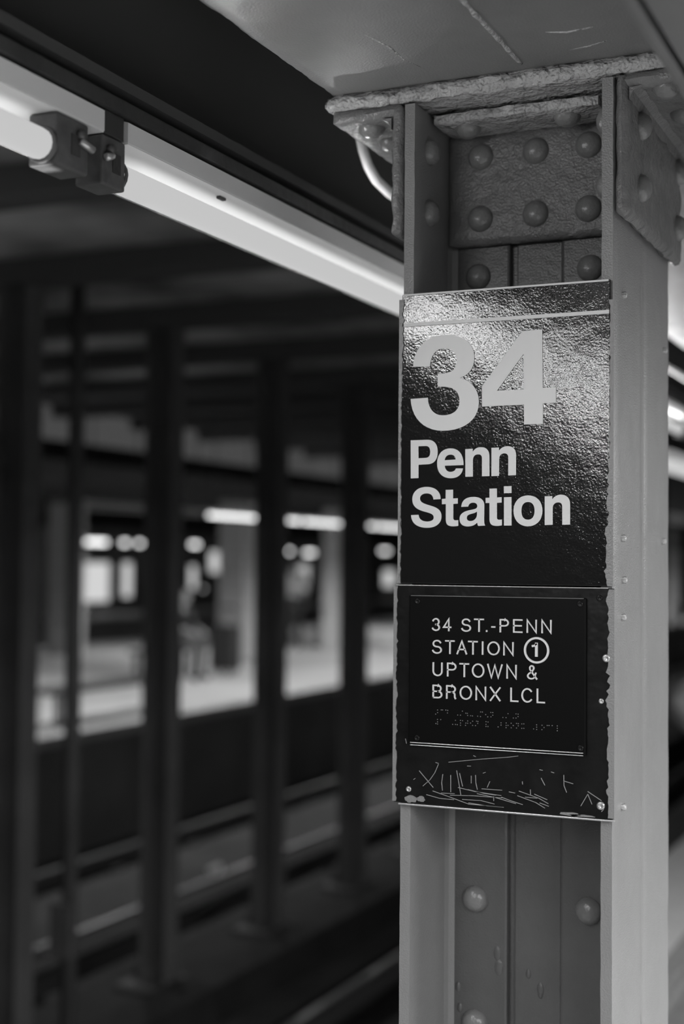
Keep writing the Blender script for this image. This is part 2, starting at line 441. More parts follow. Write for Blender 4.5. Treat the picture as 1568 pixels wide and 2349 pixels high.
SCRATCHES = [[(-226.2, 1408.4), (-180.0, 1415.5), (-143.3, 1420.3), (-127.3, 1423.0)], [(-263.5, 1373.4), (-253.3, 1382.5), (-246.1, 1392.8), (-240.8, 1405.0)], [(-269.1, 1393.9), (-259.6, 1384.1), (-248.3, 1372.4)], [(-234.5, 1391.5), (-236.0, 1379.9), (-234.8, 1369.2)], [(-223.0, 1391.2), (-222.8, 1368.0)], [(-214.4, 1398.0), (-211.6, 1383.7), (-208.2, 1365.3)], [(-210.2, 1394.6), (-205.7, 1376.9)], [(-187.3, 1393.6), (-186.8, 1383.4), (-184.6, 1374.1)], [(-193.4, 1392.2), (-193.4, 1381.9)], [(-166.9, 1386.4), (-170.7, 1377.9)], [(-95.5, 1395.9), (-90.2, 1386.5)], [(-64.6, 1402.0), (-64.2, 1388.0), (-60.6, 1379.2)], [(-65.2, 1394.3), (-51.8, 1391.3)], [(-41.5, 1363.1), (-32.3, 1379.3), (-26.6, 1366.4)], [(-32.3, 1382.7), (-14.0, 1372.1)], [(-258.3, 1362.0), (-239.2, 1358.4), (-218.1, 1358.0)], [(-249.1, 1367.7), (-223.7, 1361.1), (-197.2, 1353.8), (-147.3, 1353.1)], [(-237.0, 1365.7), (-217.1, 1366.3)], [(-223.7, 1363.8), (-188.5, 1365.5), (-149.5, 1365.6)], [(-212.3, 1375.0), (-188.5, 1371.3), (-150.6, 1368.6)], [(-198.4, 1373.3), (-175.5, 1369.8), (-158.1, 1368.6)], [(-206.0, 1359.3), (-179.8, 1359.8), (-160.2, 1356.6)], [(-178.5, 1375.7), (-149.6, 1375.8)], [(-197.2, 1355.4), (-171.0, 1353.3), (-148.4, 1353.0)], [(-185.2, 1368.7), (-158.1, 1365.3), (-130.2, 1359.3)], [(-150.6, 1366.5), (-136.7, 1362.5), (-120.7, 1358.8)], [(-139.9, 1374.4), (-131.4, 1373.4)], [(-128.2, 1370.2), (-102.7, 1363.0), (-90.1, 1356.5)], [(-126.1, 1376.5), (-98.5, 1369.0), (-85.5, 1362.7)], [(-117.5, 1369.0), (-100.6, 1368.8)], [(-104.9, 1374.0), (-87.0, 1367.8)], [(-97.5, 1363.0), (-84.9, 1359.3)], [(-110.2, 1379.6), (-109.9, 1371.6)], [(-161.4, 1366.7), (-161.3, 1360.6)], [(-176.7, 1396.8), (-173.0, 1398.3)], [(-190.5, 1419.6), (-187.0, 1418.4)], [(-97.6, 1406.8), (-93.4, 1406.1)], [(-81.9, 1404.9), (-77.7, 1403.9)], [(-121.4, 1389.6), (-121.0, 1385.6)], [(-245.1, 1406.8), (-240.6, 1405.8)], [(-199.2, 1405.0), (-194.0, 1405.2)], [(-277.6, 1381.2), (-274.9, 1383.0)], [(-289.8, 1436.8), (-288.0, 1430.0)], [(-14.0, 1357.9), (-10.9, 1361.1)]]
# ----------------------------------------------------------------------------
# the setting
# ----------------------------------------------------------------------------
def struct(o):
    o['kind'] = 'structure'
    return o


struct(box('floor', -0.66, 5.0, -6, 45, -1.3, 0, 'floor'))
struct(box('trim_1', -0.83, -0.66, -6, 45, -0.12, 0.0, 'domes'))
struct(box('trim_2', -1.28, -0.83, -6, 45, -0.12, 0.0, 'edge'))
struct(box('wall_platform_edge', -1.22, -0.66, -6, 45, -1.3, -0.12, 'soot'))
struct(box('floor_track', -8.4, -1.22, -6, 70, -1.45, -1.22, 'track_bed'))
struct(box('wall_far_platform_edge', -16.2, -7.8, -6, 70, -1.3, -0.1, 'dark_wall'))
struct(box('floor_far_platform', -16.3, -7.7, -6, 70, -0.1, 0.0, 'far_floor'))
struct(box('floor_far_track', -22.8, -16.2, -6, 80, -1.45, -1.22, 'track_bed'))
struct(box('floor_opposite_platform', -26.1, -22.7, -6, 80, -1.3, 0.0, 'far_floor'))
struct(box('wall_far', -26.4, -26.1, -6, 80, -1.3, 4.0, 'wall'))
struct(box('ceiling', -8.5, -0.62, -2.5, 9.4, 3.3, 3.5, 'ceiling'))
struct(box('ceiling_beyond', -8.5, -0.62, 9.4, 80, 3.3, 3.5, 'roof_beam'))
struct(box('ceiling_far', -27.3, -8.5, -2.5, 80, 2.75, 2.95, 'black_roof'))
struct(box('ceiling_platform', -0.62, 5.0, -2.5, 45, 2.98, 3.1, 'ceiling'))
struct(box('wall_end', -27.3, 5.0, 80, 80.3, -1.3, 4, 'soot'))
for k in range(12):
    v = 1.45 + 1.5 * k
    o = struct(box('ceiling_beam', -8.4, -0.75, v - 0.1, v + 0.1, 3.16, 3.3, 'roof_beam', bev=0.01))

# tactile domes on the strip behind the edge
bm = bmesh.new()
for j in range(46):
    for i in range(3):
        x, y = -0.80 + i * 0.055, 3.0 + j * 0.055
        bmesh.ops.create_cone(bm, cap_ends=True, segments=8, radius1=0.013, radius2=0.008, depth=0.006,
                              matrix=Matrix.Translation((x, y, 0.003)))
d = finish(bm, 'dome', 'domes', bpy.data.objects['trim_1'])
d['kind'] = 'stuff'

# low concrete kerb that carries the row of columns between the tracks
tag(box('column_kerb', -4.75, -3.95, -2, 60, -1.22, -0.98, 'kerb', bev=0.02),
    'long low concrete kerb under the row of dark columns between the tracks', 'kerb')


# ----------------------------------------------------------------------------
# the tracks
# ----------------------------------------------------------------------------
def rail(x, label, name='running_rail'):
    prof = [(-0.065, 0), (0.065, 0), (0.065, 0.012), (0.012, 0.028), (0.009, 0.105), (0.034, 0.118), (0.034, 0.142),
            (0.026, 0.15), (-0.026, 0.15), (-0.034, 0.142), (-0.034, 0.118), (-0.009, 0.105), (-0.012, 0.028), (-0.065, 0.012)]
    o = prism(name, [(x + a, -1.2 + b) for a, b in prof], 'y', -3, 60, 'rail')
    for s in range(12):
        y = 4 + s * 1.4
        box('rail_chair', x - 0.12, x + 0.12, y - 0.1, y + 0.1, -1.22, -1.19, 'dark_steel', o, 0.004)
    return tag(o, label, 'rail', 'running rails')


rail(-1.90, 'steel rail close below the platform edge, hidden by the signed column')
rail(-3.335, 'shiny steel rail of the near track crossing the bottom of the picture')
rail(-5.70, 'steel rail just beyond the row of dark columns')
rail(-7.12, 'farthest steel rail, beside the far platform edge')
for x, lab in ((-5.15, 'grey covered power rail beyond the columns, beside the far track'),
               (-4.0, 'covered power rail beside the near track, in front of the columns')):
    t = thing('power_rail', (x, 0, -1.2), lab, 'rail', 'power rails')
    prism('cover_board', [(x - 0.14, -0.93), (x + 0.14, -0.93), (x + 0.14, -0.905), (x - 0.14, -0.905)], 'y', -3, 60, 'kerb', t)
    prism('conductor', [(x - 0.05, -1.12), (x + 0.05, -1.12), (x + 0.04, -1.0), (x - 0.04, -1.0)], 'y', -3, 60, 'rail', t)
    for s in range(14):
        y = 3 + s * 1.5
        box('bracket', x - 0.13, x - 0.10, y - 0.04, y + 0.04, -1.22, -0.93, 'dark_steel', t)

# litter between the rails
bm = bmesh.new()
n = 14
for i in range(n + 1):
    for j in (0, 1):
        t_ = i / n
        bm.verts.new((-5.31 + 0.06 * t_ + j * 0.055, 5.85 + 0.30 * t_, -0.895 + 0.012 * math.sin(t_ * 7) + 0.004 * j))
bm.verts.ensure_lookup_table()
for i in range(n):
    bm.faces.new([bm.verts[k] for k in (2 * i, 2 * i + 1, 2 * i + 3, 2 * i + 2)])
bmesh.ops.solidify(bm, geom=bm.faces[:], thickness=0.004)
tag(finish(bm, 'paper_strip', 'paper'), 'pale strip of paper litter lying on the power rail cover', 'litter')
cup = lathe_mesh('paper_cup', [(0, 0), (0.032, 0), (0.034, 0.004), (0.046, 0.11), (0.049, 0.113), (0.046, 0.116), (0.043, 0.11), (0.03, 0.006), (0, 0.006)], 'paper', 18)
o = place('paper_cup', cup, (-6.12, 9.75, -1.17), (0.5, 0.75, 0.12))
tag(o, 'small white paper cup lying on the track bed', 'cup')


# ----------------------------------------------------------------------------
# columns between the tracks
# ----------------------------------------------------------------------------
rivet_me = lathe_mesh('rivet', [(0.0195, -0.002), (0.0195, 0.001), (0.0175, 0.006), (0.0135, 0.0105), (0.008, 0.0135), (0, 0.0145)], 'rivet', 20)
small_rivet = lathe_mesh('small_rivet', [(0.017, 0), (0.014, 0.008), (0, 0.013)], 'soot', 8)


def track_column(v, label):
    x = -4.33
    t = thing('track_column', (x, v, -0.98), label, 'column', 'dark columns between the tracks')
    box('flange', x - 0.095, x - 0.08, v - 0.08, v + 0.08, -0.98, 3.3, 'soot', t, 0.003)
    box('flange', x + 0.08, x + 0.095, v - 0.08, v + 0.08, -0.98, 3.3, 'soot', t, 0.003)
    box('web', x - 0.08, x + 0.08, v - 0.012, v + 0.012, -0.98, 3.3, 'soot', t)
    box('base_plate', x - 0.2, x + 0.2, v - 0.19, v + 0.19, -0.98, -0.95, 'soot', t, 0.004)
    for s in (-1, 1):
        prism('gusset', [(x + s * 0.095, -0.95), (x + s * 0.185, -0.95), (x + s * 0.095, -0.75)], 'y', v - 0.008, v + 0.008, 'soot', t)
    for k in range(3):
        for s in (-1, 1):
            place('rivet', small_rivet, (x + s * 0.045, v - 0.012, -0.6 + k * 0.9), (0, -1, 0), t)
    return t


names = {2: 'dark column between the tracks at the picture edge, beside the thin post',
         3: 'dark column between the tracks, directly beside the seated person on the far platform',
         4: 'dark column between the tracks with a bright far lamp close on either side',
         5: 'dark column between the tracks closest to the signed column'}
for k in list(range(0, 7)) + [13, 15, 16]:
    v = 4.45 + (k - 2) * 1.5
    track_column(v, names.get(k, 'dark column between the tracks, hidden or lost in the dark'))
t = thing('signal_post', (-4.2, 4.8, -0.98), 'thin dark post standing beside the leftmost dark column', 'post')
tube('pole', [(-4.2, 4.8, -0.98), (-4.2, 4.8, 3.3)], 0.045, 'soot', t)
box('foot_plate', -4.3, -4.1, 4.7, 4.9, -0.98, -0.96, 'soot', t, 0.004)
box('cable_box', -4.27, -4.13, 4.71, 4.76, -0.5, -0.2, 'soot', t, 0.008)

# ----------------------------------------------------------------------------
# the overhead girder that runs along the platform and rests on the column
# ----------------------------------------------------------------------------
g = thing('overhead_girder', (-0.15, 0, 2.357), 'grey riveted steel girder running overhead onto the signed column', 'girder')
# lower flange, cut fine so that its painted edges are uneven
bm = bmesh.new()
xs = [-0.416, -0.410, -0.39, -0.3, -0.2, -0.15, -0.1, 0.0, 0.09, 0.112, 0.118]
ys = [-4.0, -3.0, -2.0, -1.5] + [-1.2 + 0.008 * i for i in range(152)] + [0.05 + 0.05 * i for i in range(8)] + [0.6, 1, 1.6, 2.4, 3.4, 5, 8, 12]
grid = {}
for layer, z in ((0, 2.357), (1, 2.376)):
    for i, x in enumerate(xs):
        for j, y in enumerate(ys):
            e = noise.noise(Vector((x * 3, y * 60, z))) * 0.0022 + noise.noise(Vector((x * 3, y * 18, 5))) * 0.002
            dx = e if i in (0, len(xs) - 1) else 0
            dz = 0.0012 * noise.noise(Vector((x * 16, y * 9, 3)))
            if i in (0, len(xs) - 1):
                dz += 0.003 if layer == 0 else 0
            grid[layer, i, j] = bm.verts.new((x + dx, y, z + dz))
I, J = len(xs) - 1, len(ys) - 1
for i in range(I):
    for j in range(J):
        for L in (0, 1):
            bm.faces.new([grid[L, i, j], grid[L, i + 1, j], grid[L, i + 1, j + 1], grid[L, i, j + 1]])
for j in range(J):
    for i in (0, I):
        bm.faces.new([grid[0, i, j], grid[0, i, j + 1], grid[1, i, j + 1], grid[1, i, j]])
for i in range(I):
    for j in (0, J):
        bm.faces.new([grid[0, i, j], grid[0, i + 1, j], grid[1, i + 1, j], grid[1, i, j]])
finish(bm, 'lower_flange', 'beam', g, smooth=True)
# the bead of old paint along the joint of its two plates
pts, rs = [], []
for i in range(120):
    y = -1.2 + i * 0.0099
    pts.append((-0.122 + 0.004 * noise.noise(Vector((0, y * 9, 0))) + 0.03 * max(0, y + 0.06) ** 1.0 * 0, y, 2.3575))
    rs.append(0.0035 + 0.0022 * noise.noise(Vector((3, y * 45, 0))))
bm = bmesh.new()
add_tube(bm, pts, rs, 8)
finish(bm, 'paint_bead', 'lumpy', g, smooth=True)
for pp in ([(-0.275, -0.20), (-0.262, -0.15), (-0.262, -0.095), (-0.252, -0.06)], [(-0.06, -0.118), (-0.035, -0.108), (0.0, -0.112)],
           [(-0.05, -0.045), (-0.02, -0.05), (0.005, -0.06)]):
    bm = bmesh.new()
    add_tube(bm, [(x, y, 2.3575) for x, y in pp], [0.0008, 0.0022, 0.0016, 0.0008][:len(pp)], 6)
    finish(bm, 'paint_bead', 'lumpy', g, smooth=True)
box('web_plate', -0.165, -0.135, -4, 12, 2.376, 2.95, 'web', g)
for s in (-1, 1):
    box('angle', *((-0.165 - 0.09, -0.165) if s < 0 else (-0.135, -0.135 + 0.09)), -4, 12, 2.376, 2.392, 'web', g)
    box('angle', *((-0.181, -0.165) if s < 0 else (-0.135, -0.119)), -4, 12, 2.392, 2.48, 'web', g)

# slotted steel channel hung beside the girder, close to the camera
t = thing('strut_channel', (0.17, -0.5, 2.19), 'blurred slotted steel channel hanging overhead at the top right corner', 'channel')
box('lip', 0.152, 0.163, -2.2, 2.2, 2.19, 2.196, 'beam', t, 0.001)
box('lip', 0.169, 0.24, -2.2, 2.2, 2.19, 2.196, 'beam', t, 0.001)
box('back', 0.152, 0.24, -2.2, 2.2, 2.225, 2.229, 'dark_steel', t)
box('side', 0.150, 0.152, -2.2, 2.2, 2.19, 2.229, 'beam', t)
box('side', 0.240, 0.242, -2.2, 2.2, 2.19, 2.229, 'beam', t)
for y in (-1.6, 1.6):
    tube('hanger_rod', [(0.2, y, 2.2), (0.2, y, 2.95)], 0.005, 'dark_steel', t, 8)

# ----------------------------------------------------------------------------
# the signed column
# ----------------------------------------------------------------------------
c = thing('riveted_column', (-0.151, 0.181, 0), 'grey riveted steel column carrying the black station signs', 'column')
rough_box('flange', -0.302, -0.283, 0, 0.362, 0, 2.332, 'paint', c, cell=0.0145, amp=0.0006, freq=30, seed=1)
rough_box('flange', -0.019, 0.0, 0, 0.1765, 0, 2.332, 'paint', c, cell=0.0145, amp=0.0006, freq=30, seed=2)
rough_box('flange', -0.019, 0.0, 0.1785, 0.362, 0, 2.332, 'paint', c, cell=0.0145, amp=0.0006, freq=30, seed=3)
box('joint_filler', -0.021, -0.0012, 0.17, 0.185, 0, 2.332, 'paint', c)
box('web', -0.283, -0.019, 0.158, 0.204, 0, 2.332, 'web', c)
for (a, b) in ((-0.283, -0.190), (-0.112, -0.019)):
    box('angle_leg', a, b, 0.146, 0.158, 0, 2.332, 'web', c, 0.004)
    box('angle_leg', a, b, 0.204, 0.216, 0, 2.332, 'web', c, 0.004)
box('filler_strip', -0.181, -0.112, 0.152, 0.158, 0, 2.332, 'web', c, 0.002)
for x, s in ((-0.283, 1), (-0.019, -1)):
    prism('fillet', [(x, 0.146), (x + s * 0.012, 0.146), (x + s * 0.004, 0.142), (x, 0.134)], 'z', 0, 2.332, 'paint', c)
# plate and clip angles at the head
rough_box('head_plate', -0.425, 0.122, -0.002, 0.364, 2.334, 2.3575, 'lumpy', c, cell=0.0075, amp=0.0032, freq=38, bev=0.008, seed=4)
for s, seed in ((-1, 5), (1, 6)):
    xa, xb = (-0.322, -0.302) if s < 0 else (0.0, 0.019)
    ha, hb = (-0.418, -0.304) if s < 0 else (0.002, 0.115)
    k = rough_box('clip_angle', xa, xb, 0.001, 0.362, 2.143, 2.334, 'clip', c, cell=0.008, amp=0.0024, freq=40, bev=0.007, seed=seed)
    rough_box('upper_leg', ha, hb, 0.003, 0.36, 2.314, 2.336, 'clip', k, cell=0.009, amp=0.0018, freq=34, bev=0.007, seed=seed + 3)
    xi = xa if s < 0 else xb
    prism('fillet', [(xi, 2.314), (xi + s * 0.016, 2.3145), (xi + s * 0.005, 2.309), (xi, 2.298)], 'y', 0.005, 0.36, 'clip', k)
    if s > 0:
        for v in (0.078, 0.33):
            for z in (2.282, 2.196):
                place('rivet', rivet_me, (xb, v, z), (s, 0, 0), k)
    else:
        for v in (0.06, 0.30):
            for z in (2.282, 2.196):
                place('rivet', rivet_me, (xa, v, z), (s, 0, 0), k)
    for v in ((0.04, 0.115, 0.3) if s < 0 else (0.03, 0.145, 0.3)):
        place('rivet', rivet_me, ((xi + s * 0.045), v, 2.314), (0, 0, -1), k)
k = rough_box('web_clip', -0.283, -0.024, 0.128, 0.147, 2.149, 2.316, 'clip', c, cell=0.012, amp=0.001, freq=40, bev=0.006, seed=11)
rough_box('web_clip_leg', -0.279, -0.034, 0.055, 0.146, 2.312, 2.329, 'lumpy', k, cell=0.011, amp=0.0016, freq=40, bev=0.004, seed=12)
for x in (-0.230, -0.146, -0.068):
    for z in (2.280, 2.188):
        place('rivet', rivet_me, (x, 0.128, z), (0, -1, 0), k)
for x in (-0.236, -0.088):
    place('rivet', rivet_me, (x, 0.088, 2.312), (0, 0, -1), k)
for z in (2.274, 2.185):
    place('rivet', rivet_me, (-0.283, 0.057, z), (1, 0, 0), c)
    place('rivet', rivet_me, (-0.019, 0.040, z + 0.008), (-1, 0, 0), c)
for x in (-0.239, -0.070):
    for z in (2.106, 1.19, 1.011, 0.83, 0.65, 0.47, 0.29, 0.11):
        place('rivet', rivet_me, (x, 0.146, z), (0, -1, 0), c)
# screw ends and drips of paint on the side face
bolt_me = lathe_mesh('bolt', [(0.0052, -0.001), (0.005, 0.004), (0.003, 0.006), (0, 0.0065)], 'lumpy', 8)
for v, z in ((0.046, 1.716), (0.047, 1.610), (0.048, 1.357), (0.05, 2.045), (0.313, 2.006), (0.305, 1.716), (0.052, 1.66)):
    place('bolt', bolt_me, (0, v, z), (1, 0, 0), c)
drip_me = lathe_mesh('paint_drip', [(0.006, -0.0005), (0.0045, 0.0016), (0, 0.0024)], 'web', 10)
for x, v, z, s in ((-0.205, 0.146, 1.115, 1.3), (-0.203, 0.146, 1.095, 1.5), (-0.142, 0.152, 1.07, 1.2), (-0.142, 0.152, 1.063, 0.8), (-0.265, 0.146, 1.06, 0.9),
                   (-0.262, 0.146, 1.03, 0.9), (-0.16, 0.152, 1.09, 0.9)):
    o = place('paint_drip', drip_me, (x, v, z), (0, -1, 0), c)
    o.matrix_basis = o.matrix_basis @ Matrix.Diagonal((s * 0.8, s * 1.5, 1, 1))

# bent conduit behind the head of the column
tube('cable_conduit', [(-0.47, 0.218, 2.62), (-0.47, 0.22, 2.42), (-0.47, 0.228, 2.375), (-0.47, 0.243, 2.348), (-0.47, 0.264, 2.328), (-0.47, 0.298, 2.313), (-0.47, 0.357, 2.305),
                       (-0.47, 0.45, 2.303), (-0.47, 3.0, 2.303)], 0.0085, 'conduit')
tag(bpy.data.objects['cable_conduit'], 'pale bent cable conduit behind the head of the signed column', 'conduit')
bm = bmesh.new()


# ----------------------------------------------------------------------------
# lettering
# ----------------------------------------------------------------------------
def glyph_mesh(name, paths, y0, y1, material, parent):
    """fill outlines given in millimetres on the sign face (x across, z up) and give them a thickness"""
    cu = bpy.data.curves.new(name, 'CURVE')
    cu.dimensions = '2D'
    cu.fill_mode = 'BOTH'
    cu.resolution_u = 10
    cu.extrude = (y0 - y1) / -2
    for path in paths:
        tk = path.split()
        i, P, H = 0, [], []                       # anchors and [in, out] handles
        while i < len(tk):
            q = tk[i]
            i += 1
            if q in 'ML':
                p = Vector((float(tk[i]), float(tk[i + 1]), 0)) / 1000
                i += 2
                P.append(p)
                H.append([p.copy(), p.copy()])
            elif q == 'C':
                a, b, p = (Vector((float(tk[i + 2 * n]), float(tk[i + 1 + 2 * n]), 0)) / 1000 for n in range(3))
                i += 6
                H[-1][1] = a
                P.append(p)
                H.append([b, p.copy()])
        if len(P) > 1 and (P[0] - P[-1]).length < 1e-5:
            H[0][0] = H[-1][0]
            P.pop()
            H.pop()
        sp = cu.splines.new('BEZIER')
        sp.bezier_points.add(len(P) - 1)
        sp.use_cyclic_u = True
        for bp, p, h in zip(sp.bezier_points, P, H):
            bp.handle_left_type = bp.handle_right_type = 'FREE'
            bp.co, bp.handle_left, bp.handle_right = p, h[0], h[1]
    tmp = bpy.data.objects.new('tmp', cu)
    COL.objects.link(tmp)
    bpy.context.view_layer.update()
    dg = bpy.context.evaluated_depsgraph_get()
    me = bpy.data.meshes.new_from_object(tmp.evaluated_get(dg))
    bpy.data.objects.remove(tmp)
    me.transform(Matrix.Translation((0, (y0 + y1) / 2, 0)) @ Matrix.Rotation(PI / 2, 4, 'X'))
    me.name = name
    me.materials.clear()
    return link(name, me, material, parent)


def arc(cx, cy, rx, ry, a0, a1, n=12):
    return [(cx + rx * math.cos(math.radians(a0 + (a1 - a0) * i / n)), cy + ry * math.sin(math.radians(a0 + (a1 - a0) * i / n))) for i in range(n + 1)]


STROKES = {
    '3': [arc(.48, .74, .42, .26, 160, -90, 12) + arc(.48, .25, .48, .25, 90, -160, 12)[0:]],
    '4': [[(.72, 0), (.72, 1), (0, .28), (1, .28)]],
    'S': [arc(.5, .75, .44, .25, 20, 250, 12) + arc(.5, .25, .5, .26, 70, -165, 12)],
    'T': [[(0, 1), (1, 1)], [(.5, 1), (.5, 0)]],
    '.': [[(.5, 0), (.5, .03)]],
    '-': [[(0, .38), (1, .38)]],
    'P': [[(0, 0), (0, 1), (.55, 1)] + arc(.55, .745, .45, .255, 90, -90, 10) + [(0, .49)]],
    'E': [[(1, 1), (0, 1), (0, 0), (1, 0)], [(0, .52), (.92, .52)]],
    'N': [[(0, 0), (0, 1), (1, 0), (1, 1)]],
    'A': [[(0, 0), (.5, 1), (1, 0)], [(.17, .34), (.83, .34)]],
    'I': [[(.5, 0), (.5, 1)]],
    'O': [arc(.5, .5, .5, .5, 0, 360, 28)],
    'U': [[(0, 1)] + arc(.5, .36, .5, .36, 180, 360, 14) + [(1, 1)]],
    'W': [[(0, 1), (.26, 0), (.5, .95), (.74, 0), (1, 1)]],
    '&': [[(1, 0), (.25, .72)] + arc(.45, .83, .22, .17, 205, -30, 10) + [(.5, .58), (.12, .38)] + arc(.4, .22, .4, .22, 150, 330, 10) + [(.9, .45)]],
    'B': [[(0, 0), (0, 1), (.55, 1)] + arc(.55, .76, .36, .24, 90, -90, 8) + [(0, .52)], [(.55, .52)] + arc(.58, .26, .42, .26, 90, -90, 8) + [(0, 0)]],
    'R': [[(0, 0), (0, 1), (.55, 1)] + arc(.55, .75, .42, .25, 90, -90, 8) + [(0, .5)], [(.55, .5)] + arc(.6, .3, .32, .2, 90, 0, 6) + [(.93, .1), (1, 0)]],
    'X': [[(0, 0), (1, 1)], [(0, 1), (1, 0)]],
    'L': [[(0, 1), (0, 0), (1, 0)]],
    'C': [arc(.52, .5, .52, .5, 40, 320, 20)],
}


def add_stroke(bm, pts, y0, y1, hw):
    """flat-topped raised stroke: a mitred ribbon with sloping sides"""
    pts = [Vector((p[0], 0, p[1])) for p in pts]
    closed = (pts[0] - pts[-1]).length < 1e-6
    if closed:
        pts = pts[:-1]
    n = len(pts)
    secs = []
    for i, p in enumerate(pts):
        a = pts[i - 1] if (i > 0 or closed) else None
        b = pts[(i + 1) % n] if (i < n - 1 or closed) else None
        d1 = (p - a).normalized() if a is not None else None
        d2 = (b - p).normalized() if b is not None else None
        if d1 is None:
            d1 = d2
            p = p - d2 * hw * (0 if closed else .9)
        if d2 is None:
            d2 = d1
            p = p + d1 * hw * .9
        n1, n2 = Vector((-d1.z, 0, d1.x)), Vector((-d2.z, 0, d2.x))
        mm = (n1 + n2)
        mm = mm.normalized() if mm.length > 1e-6 else n1
        k = hw / max(0.45, mm.dot(n1))
        secs.append([bm.verts.new(p + mm * s * k * q + Vector((0, y, 0))) for s, q, y in ((-1, 1.15, y0), (-1, .8, y1), (1, .8, y1), (1, 1.15, y0))])
    rng = range(n) if closed else range(n - 1)
    for i in rng:
        a, b = secs[i], secs[(i + 1) % n]
        for k in range(3):
            bm.faces.new((a[k], a[k + 1], b[k + 1], b[k]))
    if not closed:
        bm.faces.new(secs[0])
        bm.faces.new(secs[-1])


# ----------------------------------------------------------------------------
# the signs
# ----------------------------------------------------------------------------
s1 = thing('station_name_sign', (-0.151, -0.003, 1.652), 'glossy black station name sign with large white 34 Penn Station lettering on the column', 'sign')
box('panel', -0.2995, -0.004, -0.0045, 0.0, 1.652, 2.0575, 'sign_black', s1, 0.0008)
box('white_stripe', -0.2985, -0.005, -0.0062, -0.0045, 2.0115, 2.0165, 'sign_white', s1)
box('top_edge_highlight', -0.2965, -0.006, -0.0062, -0.004, 2.0548, 2.0572, 'sign_white', s1)  # highlight along the plate's top edge, drawn as a white strip
for nm, paths in SIGN_GLYPHS:
    glyph_mesh(nm, paths, -0.0045, -0.0062, 'sign_white', s1)

s2 = thing('platform_sign', (-0.151, -0.004, 1.348), 'scratched black lower sign with a raised-letter Uptown and Bronx plaque', 'sign')
box('backing_plate', -0.307, 0.0015, -0.0055, 0.0, 1.3485, 1.649, 'plate_black', s2, 0.0008)
box('lower_lip', -0.300, 0.0035, -0.0075, 0.0, 1.3455, 1.3478, 'steel', s2, 0.0006)
box('upper_edge_glint', -0.305, -0.006, -0.0068, -0.003, 1.6488, 1.6500, 'steel', s2, 0.0003)  # light line reflected off the plate's top edge, built as a pale strip
pl = box('plaque', -0.284, -0.034, -0.0105, -0.0055, 1.430, 1.636, 'plaque_black', s2, 0.0015)
box('plaque_edge', -0.281, -0.037, -0.0116, -0.0105, 1.4322, 1.4334, 'steel', pl, 0.0004)
box('plaque_edge', -0.281, -0.037, -0.0116, -0.0105, 1.4290, 1.4300, 'steel', pl, 0.0004)
box('plaque_edge', -0.281, -0.037, -0.0116, -0.0105, 1.6348, 1.6358, 'dot', pl, 0.0004)
HW = 0.00102
for ch, l, r, b_, t_ in PLAQUE_LETTERS:
    l, r, b_, t_ = (q / 1000 for q in (l, r, b_, t_))
    bm = bmesh.new()
    for st in STROKES[ch]:
        if ch == '.':
            q = [((l + r) / 2, b_ + HW), ((l + r) / 2, b_ + HW + 0.0008)]
        else:
            q = [(l + HW + x * (r - l - 2 * HW), b_ + HW + z * (t_ - b_ - 2 * HW)) for x, z in st]
        add_stroke(bm, q, -0.0105, -0.0123, HW)
    finish(bm, 'raised_' + {'3': 'three', '4': 'four', '.': 'stop', '-': 'dash', '&': 'ampersand'}.get(ch, 'letter_' + ch.lower()), 'raised_white', pl)
bm = bmesh.new()
add_stroke(bm, [(-0.101 + 0.0160 * x, 1.5654 + 0.0162 * z) for x, z in arc(0, 0, 1, 1, 0, 360, 48)], -0.0105, -0.0123, 0.0014)
finish(bm, 'raised_ring', 'raised_white', pl)
bm = bmesh.new()
add_stroke(bm, [(-0.1012, 1.5585), (-0.1012, 1.5740)], -0.0105, -0.0123, 0.0018)
add_stroke(bm, [(-0.1012, 1.5735), (-0.1035, 1.5715), (-0.1060, 1.5710)], -0.0105, -0.0123, 0.0014)
finish(bm, 'raised_one', 'raised_white', pl)
dot_me = lathe_mesh('braille_dot', [(0.00085, 0), (0.0006, 0.0006), (0, 0.0009)], 'dot', 8)
for x, z in BRAILLE:
    place('braille_dot', dot_me, (x / 1000, -0.0105, z / 1000), (0, -1, 0), pl)
screw_me = lathe_mesh('screw', [(0.0042, 0), (0.0040, 0.0012), (0.0028, 0.0019), (0.0020, 0.0014), (0, 0.0012)], 'plate_black', 16)
for x, z in ((-0.2717, 1.6277), (-0.042, 1.6282), (-0.2712, 1.4395), (-0.041, 1.4393)):
    place('screw', screw_me, (x, -0.0105, z), (0, -1, 0), pl)
steel_screw = lathe_mesh('bare_screw', [(0.0045, 0), (0.0042, 0.0014), (0.0026, 0.0022), (0.0018, 0.0015), (0, 0.0013)], 'steel', 16)
for x, z, s in ((-0.2848, 1.3676, .9), (-0.015, 1.3653, 1.25), (-0.0147, 1.5015, .8), (-0.008, 1.5578, 1.2)):
    place('screw', steel_screw, (x, -0.0055, z), (0, -1, 0), s2, scale=s)
place('screw', screw_me, (-0.017, -0.0055, 1.6362), (0, -1, 0), s2)
place('side_bolt', steel_screw, (-0.307, 0.01, 1.3695), (-1, 0, 0), s2, scale=1.3)
bm = bmesh.new()
